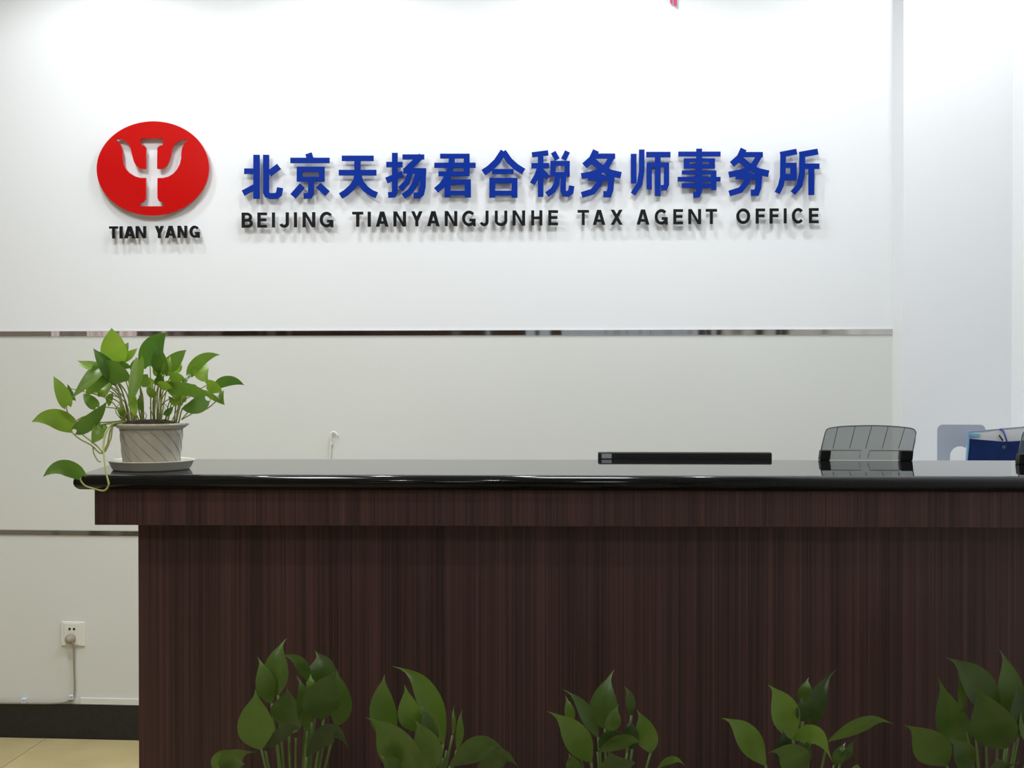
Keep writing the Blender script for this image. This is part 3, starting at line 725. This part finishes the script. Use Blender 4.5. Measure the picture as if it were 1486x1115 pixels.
# ------------------------------------------------------------------ plants
def leaf(parent, B, T_, A, w, nrm, kind, m, fold=0.18, lobes=0.0):
    B, T_, A = Vector(B), Vector(T_), Vector(A)
    L = (T_ - B).length
    curl = Vector((0, 0, 0))
    if kind == 'lance':                                # the thin tip bends over sideways and down
        sg = (T_ - B).dot(RGT)
        curl = RGT * ((0.11 if sg > 0 else -0.11) * L) - Vector((0, 0, 0.05 * L))
        T_ = T_ - curl
    C = A * 2 - (B + T_) / 2
    n = 12; v = []; f = []; us = (-1, -0.55, 0, 0.55, 1)
    L = (T_ - B).length
    for i in range(n + 1):
        t = i / n
        c = B * (1 - t) ** 2 + C * 2 * t * (1 - t) + T_ * t * t
        tg = ((C - B) * (1 - t) + (T_ - C) * t).normalized()
        sd = tg.cross(nrm)
        sd = sd.normalized() if sd.length > 1e-4 else RGT.copy()
        nn = sd.cross(tg).normalized()
        if kind == 'heart':
            pr = (0.42, 0.74, 0.92, 0.99, 1.0, 0.98, 0.92, 0.83, 0.71, 0.56, 0.38, 0.17, 0.0)[i]
        else:
            pr = (0.08, 0.42, 0.70, 0.90, 1.0, 1.0, 0.93, 0.80, 0.62, 0.40, 0.18, 0.07, 0.0)[i]
        c = c + curl * max(0.0, (t - 0.62) / 0.38) ** 2
        for u in us:
            p = c + sd * (u * w / 2 * pr) + nn * (abs(u) ** 1.3 * fold * w / 2 * pr)
            p -= tg * (lobes * L * u * u * (1 - t) ** 4)
            v.append(p - Vector(parent.location))
    for i in range(n):
        for k in range(4):
            f.append((i * 5 + k, i * 5 + k + 1, (i + 1) * 5 + k + 1, (i + 1) * 5 + k))
    me = bpy.data.meshes.new('leaf'); me.from_pydata([tuple(q) for q in v], [], f); me.update()
    for p in me.polygons: p.use_smooth = True
    return link('leaf', me, m, parent)
rnd = random.Random(11)
def rollnrm(tg, deg):
    return (Matrix.Rotation(math.radians(deg), 3, tg.normalized()) @ (-FWD)).normalized()

# -- pothos on the counter
sc_ = at_z(220, 681, HC)                              # middle of the saucer on the stone top
PD = depth(sc_); px_m = PD / F                         # metres per pixel there
sau = tag(empty('plant_saucer', (sc_.x, sc_.y, HC)), 'pale grey plastic saucer under the potted vine', 'saucer')
r0, r1 = 53 * px_m, 62 * px_m
sh = 0.019
MB().lathe([(r0, 0.0), (r0 + 0.003, 0.003), (r1 - 0.003, sh - 0.002), (r1, sh), (r1 - 0.002, sh + 0.001), (r1 - 0.006, sh - 0.003), (r0 - 0.001, 0.0045), (0.004, 0.004)], 56).build('dish', 'saucer', sau, True)
pot = tag(empty('potted_pothos', (sc_.x, sc_.y, HC + 0.0048)), 'green trailing vine in a grey fluted pot on the counter', 'potted plant')
def zpt(x, y, dd=0.0): return at_d(30 + x / 4.288, 460 + y / 4.288, PD + dd)
rim_z = zpt(815, 662).z - pot.location.z
rb0, rb1, rr1 = 39.5 * px_m, 44.5 * px_m, 52.5 * px_m
def flute(i, a): return 0.0004 * math.sin(16 * a + i * 0.55) if 0 < i < 9 else 0.0
MB().lathe([(rb0 - 0.002, 0)] + [(rb0 + (rb1 - rb0) * k / 8, rim_z * (0.02 + 0.86 * k / 8)) for k in range(9)] , 128, wav=flute).build('pot_body', 'pot', pot, True)
MB().lathe([(rb1 - 0.001, rim_z * 0.87), (rb1 + 0.004, rim_z * 0.90), (rr1, rim_z * 0.96), (rr1, rim_z), (rr1 - 0.004, rim_z + 0.001), (rb1 - 0.002, rim_z * 0.96)], 96,
           wav=lambda i, a: 0.0014 * math.sin(16 * a) if i in (2, 3) else 0, closed=True).build('pot_rim', 'pot', pot, True)
MB().lathe([(rb1 - 0.003, rim_z * 0.9), (rb1 - 0.003, rim_z * 0.97), (rb1 * 0.75, rim_z * 1.04), (rb1 * 0.45, rim_z * 1.08), (0.003, rim_z * 1.09)], 40,
           wav=lambda i, a: 0.003 * math.sin(5 * a + i) * math.sin(3 * a) if i > 1 else 0).build('soil', 'soil', pot, True)
for k in range(14):                                    # fine slanting lines moulded round the pot
    a0 = 2 * PI * k / 14
    MB().tube([((rb0 + (rb1 - rb0) * t + 0.0006) * math.cos(a0 - 1.3 * t), (rb0 + (rb1 - rb0) * t + 0.0006) * math.sin(a0 - 1.3 * t), rim_z * (0.03 + 0.84 * t)) for t in [j / 10 for j in range(11)]],
              0.0005, 4).build('moulded_line', 'pot_line', pot, True)
# base x,y -> tip x,y, width in zoom pixels, bulge sideways, roll, depth of base / tip (m, + is away)
PO = [
 (588, 275, 565, 68, 140, 0, 10, .00, -.02), (605, 265, 728, 195, 60, 8, 30, .02, .03), (610, 255, 672, 158, 55, 0, 30, .03, .03),
 (600, 400, 450, 195, 92, -8, 25, -.02, -.03), (490, 312, 350, 272, 60, 10, 30, .03, .03), (505, 312, 312, 512, 92, 40, 25, -.01, -.05),
 (515, 305, 400, 498, 120, 22, -25, .0, -.02), (520, 335, 692, 395, 130, -14, 10, -.02, -.06), (600, 296, 692, 322, 52, -10, 25, .02, .0),
 (288, 552, 203, 368, 78, -8, 20, -.01, -.02), (290, 440, 345, 525, 66, 6, 25, .02, .02), (322, 690, 66, 655, 112, -44, 10, .0, -.05),
 (348, 705, 537, 525, 84, 18, 10, -.02, -.06), (505, 672, 440, 792, 82, 8, -20, -.03, -.07), (378, 990, 138, 998, 86, -58, 5, -.15, -.20),
 (738, 268, 668, 562, 84, 14, 20, -.05, -.09), (702, 505, 716, 624, 60, 0, 20, -.06, -.09), (806, 304, 912, 98, 132, -34, 5, .0, -.02),
 (880, 345, 850, 180, 100, 0, -15, -.02, -.03), (895, 345, 1032, 205, 88, -8, 15, .0, .0), (895, 352, 930, 245, 52, 0, 40, -.03, -.02),
 (1055, 355, 1242, 236, 70, -34, 15, .01, .01), (1122, 290, 1172, 405, 88, 22, -20, .02, .0), (1160, 425, 1256, 472, 74, -8, 20, .01, -.02),
 (1222, 425, 1392, 426, 60, -28, 10, .01, .0), (1250, 468, 1270, 548, 50, 14, 10, .02, .0), (1145, 468, 1256, 546, 42, -6, 30, .03, .0),
 (925, 440, 1188, 494, 84, -16, 20, -.03, -.06), (1150, 515, 998, 572, 92, 14, -25, -.03, -.06), (930, 375, 1025, 392, 64, -6, 25, -.02, -.03),
 (845, 375, 892, 425, 66, 0, 0, -.02, -.03), (862, 425, 945, 446, 54, -6, 15, -.04, -.05), (830, 492, 782, 436, 46, 0, 15, -.02, -.02),
 (742, 425, 792, 358, 76, 0, 25, .0, .0), (470, 560, 388, 478, 66, 0, 20, .03, .03), (545, 420, 480, 498, 90, 0, 15, .01, -.01),
 (862, 362, 850, 275, 66, 0, 25, .03, .03), (960, 335, 1002, 288, 52, 0, 20, .03, .03), (735, 505, 762, 596, 52, 0, 20, -.02, -.04),
 (480, 478, 548, 398, 84, 0, 20, .03, .03), (428, 405, 475, 325, 76, 0, 25, .03, .04), (705, 335, 732, 252, 56, 0, 20, .02, .03), (985, 475, 898, 398, 76, 0, 20, .0, -.02),
 (1012, 535, 958, 468, 64, 0, 25, .02, .02), (560, 355, 645, 300, 84, 0, 15, .02, .02), (822, 425, 758, 378, 52, 0, 20, .02, .02), (472, 385, 418, 476, 84, 8, 20, .02, .0), (1095, 476, 1018, 428, 72, 0, 20, .02, .0), (640, 610, 600, 560, 34, 0, 20, -.02, -.03), (900, 612, 950, 560, 36, 0, 20, -.03, -.04),
 (925, 510, 992, 552, 46, 0, 25, -.03, -.04), (1040, 380, 1000, 400, 40, 0, 25, .0, -.01), (560, 480, 545, 560, 46, 0, 20, .02, .02)]
def soilpt(x, k):
    a = (x - 815) / 215
    a = max(-0.85, min(0.85, a))
    return Vector((sc_.x, sc_.y, 0)) + RGT * (a * rb1 * 0.95) + Vector((-math.sin(YAW), math.cos(YAW), 0)) * rnd.uniform(-0.5, 0.5) * rb1 * 0.8 + Vector((0, 0, pot.location.z + rim_z * 0.99))
TRAIL = {9, 11, 12, 13, 14, 24, 25, 26}
for k, (bx, by_, tx, ty, w, bul, roll, d0, d1) in enumerate(PO):
    B = zpt(bx, by_, d0); Tt = zpt(tx, ty, d1)
    ln = math.hypot(tx - bx, ty - by_); nx, ny = -(ty - by_) / ln, (tx - bx) / ln
    # bulge: positive moves the middle to the left of travel (screen), toward the camera a little too
    A = zpt((bx + tx) / 2 + nx * bul * (1 if tx >= bx else -1), (by_ + ty) / 2 + (bul if abs(tx - bx) > abs(ty - by_) else ny * bul), (d0 + d1) / 2 - 0.008)
    leaf(pot, B, Tt, A, w / 4.288 * px_m * 1.12, rollnrm(Tt - B, roll + rnd.uniform(-8, 8)), 'heart', 'pothos', 0.22, 0.10)
    if k in TRAIL: continue
    r = soilpt(815 + (bx - 815) * 0.62, k)
    mid = (r + B) / 2 + RGT * ((B - r).dot(RGT) * -0.22) + Vector((0, 0, 0.012))
    MB().tube([p - Vector(pot.location) for p in bez([r, mid, B], 5)], 0.0016, 5, 0.0011).build('stem', 'vine', pot, True)
def vine(pts, r=0.0018):
    MB().tube([p - Vector(pot.location) for p in bez([zpt(*q) for q in pts], 5)], r, 6, r * 0.75).build('vine', 'vine', pot, True)
vine([(650, 655, -.03), (575, 668, -.06), (530, 720, -.09), (515, 800, -.11), (522, 900, -.135), (535, 985, -.155), (547, 1045, -.165), (520, 1082, -.165), (460, 1072, -.163), (400, 1050, -.16), (372, 1015, -.157), (378, 990, -.15)], 0.0022)
vine([(640, 650, -.02), (565, 690, -.05), (540, 790, -.07), (500, 850, -.07), (440, 800, -.05), (370, 762, -.03), (322, 720, -.01), (322, 690, .0)])
vine([(650, 645, 0), (560, 655, -.03), (470, 655, -.03), (400, 620, -.02), (330, 650, -.01), (290, 590, -.01), (285, 552, -.01)])
vine([(660, 650, 0), (580, 670, -.05), (560, 760, -.07), (520, 840, -.08), (470, 800, -.06), (400, 745, -.03), (365, 715, -.02), (348, 705, -.02)])
vine([(600, 660, -.03), (550, 665, -.05), (505, 672, -.03)])
vine([(450, 810, -.05), (455, 850, -.06), (480, 895, -.07), (500, 903, -.07)], 0.0015)
vine([(1000, 640, -.01), (1060, 580, .0), (1130, 585, .01), (1200, 540, .01), (1240, 480, .01), (1222, 425, .01)], 0.0015)
vine([(1000, 640, 0), (1100, 582, .01), (1180, 520, .02), (1145, 468, .03)], 0.0014)
vine([(1230, 440, .01), (1250, 468, .02)], 0.0012)
for q in range(10):                                    # short bare shoots standing in the soil
    x = 600 + 42 * q + rnd.uniform(-15, 15); h = rnd.uniform(60, 170)
    MB().tube([p - Vector(pot.location) for p in bez([soilpt(x, q), zpt(x + rnd.uniform(-20, 20), 650 - h * 0.5, -0.02), zpt(x + rnd.uniform(-40, 40), 650 - h, -0.02)], 4)], 0.0013, 5, 0.0006).build('shoot', 'vine', pot, True)

# -- five lilies in tall planters along the front of the counter
LD = depth(wor(0, 0, 0.7)) - 0.24
lpx = LD / F
def lily(name_label, org_, scale, xc, leaves, stems):
    ox, oy = org_
    def zp(x, y, dd=0.0): return at_d(ox + x / scale, oy + y / scale, LD + dd)
    c = at_d(xc, 1100, LD)
    e = tag(empty('potted_lily', (c.x, c.y, 0)), name_label, 'potted plant', 'leafy plants in front of the counter')
    H = 0.46
    MB().lathe([(0.070, 0), (0.073, 0.004), (0.096, H - 0.01), (0.098, H), (0.092, H), (0.088, H - 0.05)], 40).build('planter', 'planter', e, True)
    MB().lathe([(0.0875, H - 0.045), (0.0875, H - 0.03), (0.05, H - 0.024), (0.003, H - 0.022)], 28).build('soil', 'soil', e, True)
    sz = H - 0.028
    def stem(B):
        d = Vector((B.x - c.x, B.y - c.y, 0))
        r = Vector((c.x, c.y, sz)) + d.normalized() * min(0.07, d.length * 0.45) if d.length > 1e-4 else Vector((c.x, c.y, sz))
        mid = Vector(((r.x + B.x) / 2 - d.x * 0.12, (r.y + B.y) / 2 - d.y * 0.12, (r.z + B.z) / 2))
        if B.z < sz + 0.02: return
        MB().tube([p - Vector(e.location) for p in bez([r, mid, B], 5)], 0.0034, 6, 0.0022).build('stem', 'lily_stem', e, True)
    for (bx, by_, tx, ty, w, ax, ay, roll, d0, d1) in leaves:
        B = zp(bx, by_, d0); Tt = zp(tx, ty, d1)
        A = zp(ax, ay, (d0 + d1) / 2 - 0.01) if ax is not None else zp((bx + tx) / 2, (by_ + ty) / 2, (d0 + d1) / 2 - 0.012)
        leaf(e, B, Tt, A, w / scale * lpx * 1.22, rollnrm(Tt - B, roll), 'lance', 'lily', 0.20)
        stem(B)
    for (x, y, dd) in stems: stem(zp(x, y, dd))
    return e
N = None
lily('leafy lily plant in front of the counter, leftmost of five', (290, 920), 4.953, 428, [
 (442, 830, 398, 395, 205, 400, 610, 8, -.04, -.05), (560, 440, 625, 32, 165, 555, 230, -15, .03, .05), (515, 500, 412, 165, 120, 465, 330, 20, .03, .03),
 (775, 345, 558, 155, 75, 715, 205, 10, .02, .0), (640, 715, 620, 385, 235, 640, 540, -30, .0, -.01), (770, 700, 688, 298, 92, 745, 480, 20, -.02, -.02),
 (850, 400, 822, 120, 190, 880, 250, -10, .04, .06), (890, 615, 1000, 255, 215, 880, 440, 12, -.03, -.04), (975, 660, 985, 250, 165, 1010, 450, -20, .0, .0),
 (768, 885, 1078, 848, 120, 950, 705, 5, -.05, -.08), (472, 842, 738, 712, 80, 630, 685, 10, -.03, -.05), (250, 1010, 412, 852, 150, 240, 890, 20, -.03, -.06),
 (120, 1010, 330, 880, 130, 190, 890, 10, -.02, -.04), (800, 480, 800, 285, 70, N, N, 20, .0, .0)],
 [(560, 800, -.02), (690, 750, 0), (915, 660, -.02), (805, 640, .02)])
lily('leafy lily plant in front of the counter, second from the left', (510, 950), 5.944, 610, [
 (380, 780, 285, 165, 195, 260, 440, 20, .0, -.01), (795, 770, 345, 102, 175, 640, 330, 5, .02, .03), (560, 660, 455, 255, 160, 490, 470, 10, -.02, -.03),
 (730, 810, 585, 425, 120, 660, 620, 15, -.03, -.03), (560, 1080, 118, 542, 290, 370, 750, -15, -.04, -.06), (720, 1000, 540, 560, 200, 640, 760, 10, -.03, -.05),
 (872, 700, 888, 440, 34, N, N, 30, .02, .02), (908, 830, 962, 468, 60, 935, 640, 20, .01, .01), (850, 965, 1330, 835, 165, 1130, 790, -10, -.04, -.07),
 (1090, 1000, 1440, 975, 150, 1290, 880, 10, -.02, -.05), (420, 1000, 248, 868, 110, N, N, 10, -.05, -.07), (620, 1040, 700, 700, 160, N, N, -20, -.01, -.02)],
 [(820, 830, 0), (790, 900, -.01)])
lily('leafy lily plant in front of the counter, middle of five', (780, 960), 6.755, 885, [
 (525, 990, 88, 488, 215, 345, 700, 12, -.03, -.05), (345, 600, 272, 340, 85, N, N, 10, .0, .0), (595, 750, 238, 272, 122, 455, 480, 20, .0, .0),
 (660, 660, 757, 75, 240, 655, 400, -15, .04, .06), (922, 530, 845, 245, 85, 905, 370, 15, .02, .02), (705, 700, 800, 420, 125, 745, 560, 10, -.01, -.01),
 (1110, 900, 965, 470, 190, 1060, 680, -20, .0, .01), (588, 890, 1048, 828, 120, 860, 775, 5, -.04, -.07), (610, 860, 860, 745, 90, 690, 720, 20, -.03, -.05),
 (790, 1160, 700, 880, 330, N, N, 15, -.05, -.10), (1180, 1050, 1460, 1040, 70, 1330, 960, 10, .0, -.03), (930, 860, 900, 560, 150, N, N, -25, .01, .01), (400, 1100, 300, 900, 130, N, N, -20, .01, .0)],
 [(530, 990, -.02), (880, 900, 0)])
lily('leafy lily plant in front of the counter, fourth from the left', (1030, 960), 5.307, 1155, [
 (430, 800, 82, 437, 160, 265, 560, 15, -.02, -.04), (642, 600, 442, 178, 185, 560, 350, 8, .0, -.01), (780, 500, 985, 55, 130, 830, 290, -10, .01, .02),
 (715, 330, 762, 125, 95, N, N, -20, .03, .03), (580, 790, 560, 525, 130, N, N, 20, -.02, -.04), (735, 840, 450, 705, 190, 610, 710, -10, -.04, -.08),
 (645, 605, 950, 785, 130, 815, 570, 10, -.03, -.05), (905, 620, 1418, 488, 95, 1200, 470, 5, -.01, -.03), (1010, 780, 1125, 598, 75, N, N, 20, .0, .0),
 (1130, 900, 1140, 790, 120, N, N, 10, -.03, -.04), (720, 460, 700, 270, 90, N, N, 10, .0, .0), (700, 800, 740, 560, 110, N, N, -25, .0, .0), (960, 800, 1050, 620, 80, N, N, -25, .0, .0)],
 [(760, 760, 0), (700, 820, .01)])
lily('leafy lily plant in front of the counter, rightmost, cut off by the picture edge', (1300, 940), 6.371, 1436, [
 (960, 640, 452, 90, 250, 720, 300, 10, .01, .0), (1010, 935, 700, 330, 330, 880, 660, -20, -.02, -.02), (690, 900, 382, 265, 250, 510, 640, -25, .02, .03),
 (1130, 840, 952, 12, 230, 1050, 380, 5, .02, .03), (1130, 830, 1110, 290, 130, 1120, 560, 15, -.01, -.01), (470, 1090, 72, 715, 280, 290, 870, -15, .0, -.02),
 (690, 1160, 478, 842, 190, 610, 960, 12, -.05, -.08), (980, 1180, 960, 1030, 300, N, N, 10, -.05, -.08), (640, 640, 562, 215, 70, N, N, 15, .01, .01), (1250, 900, 1230, 330, 200, N, N, 10, .0, .0)],
 [(735, 780, -.02), (835, 870, 0), (1040, 930, .0), (1100, 880, -.01)])
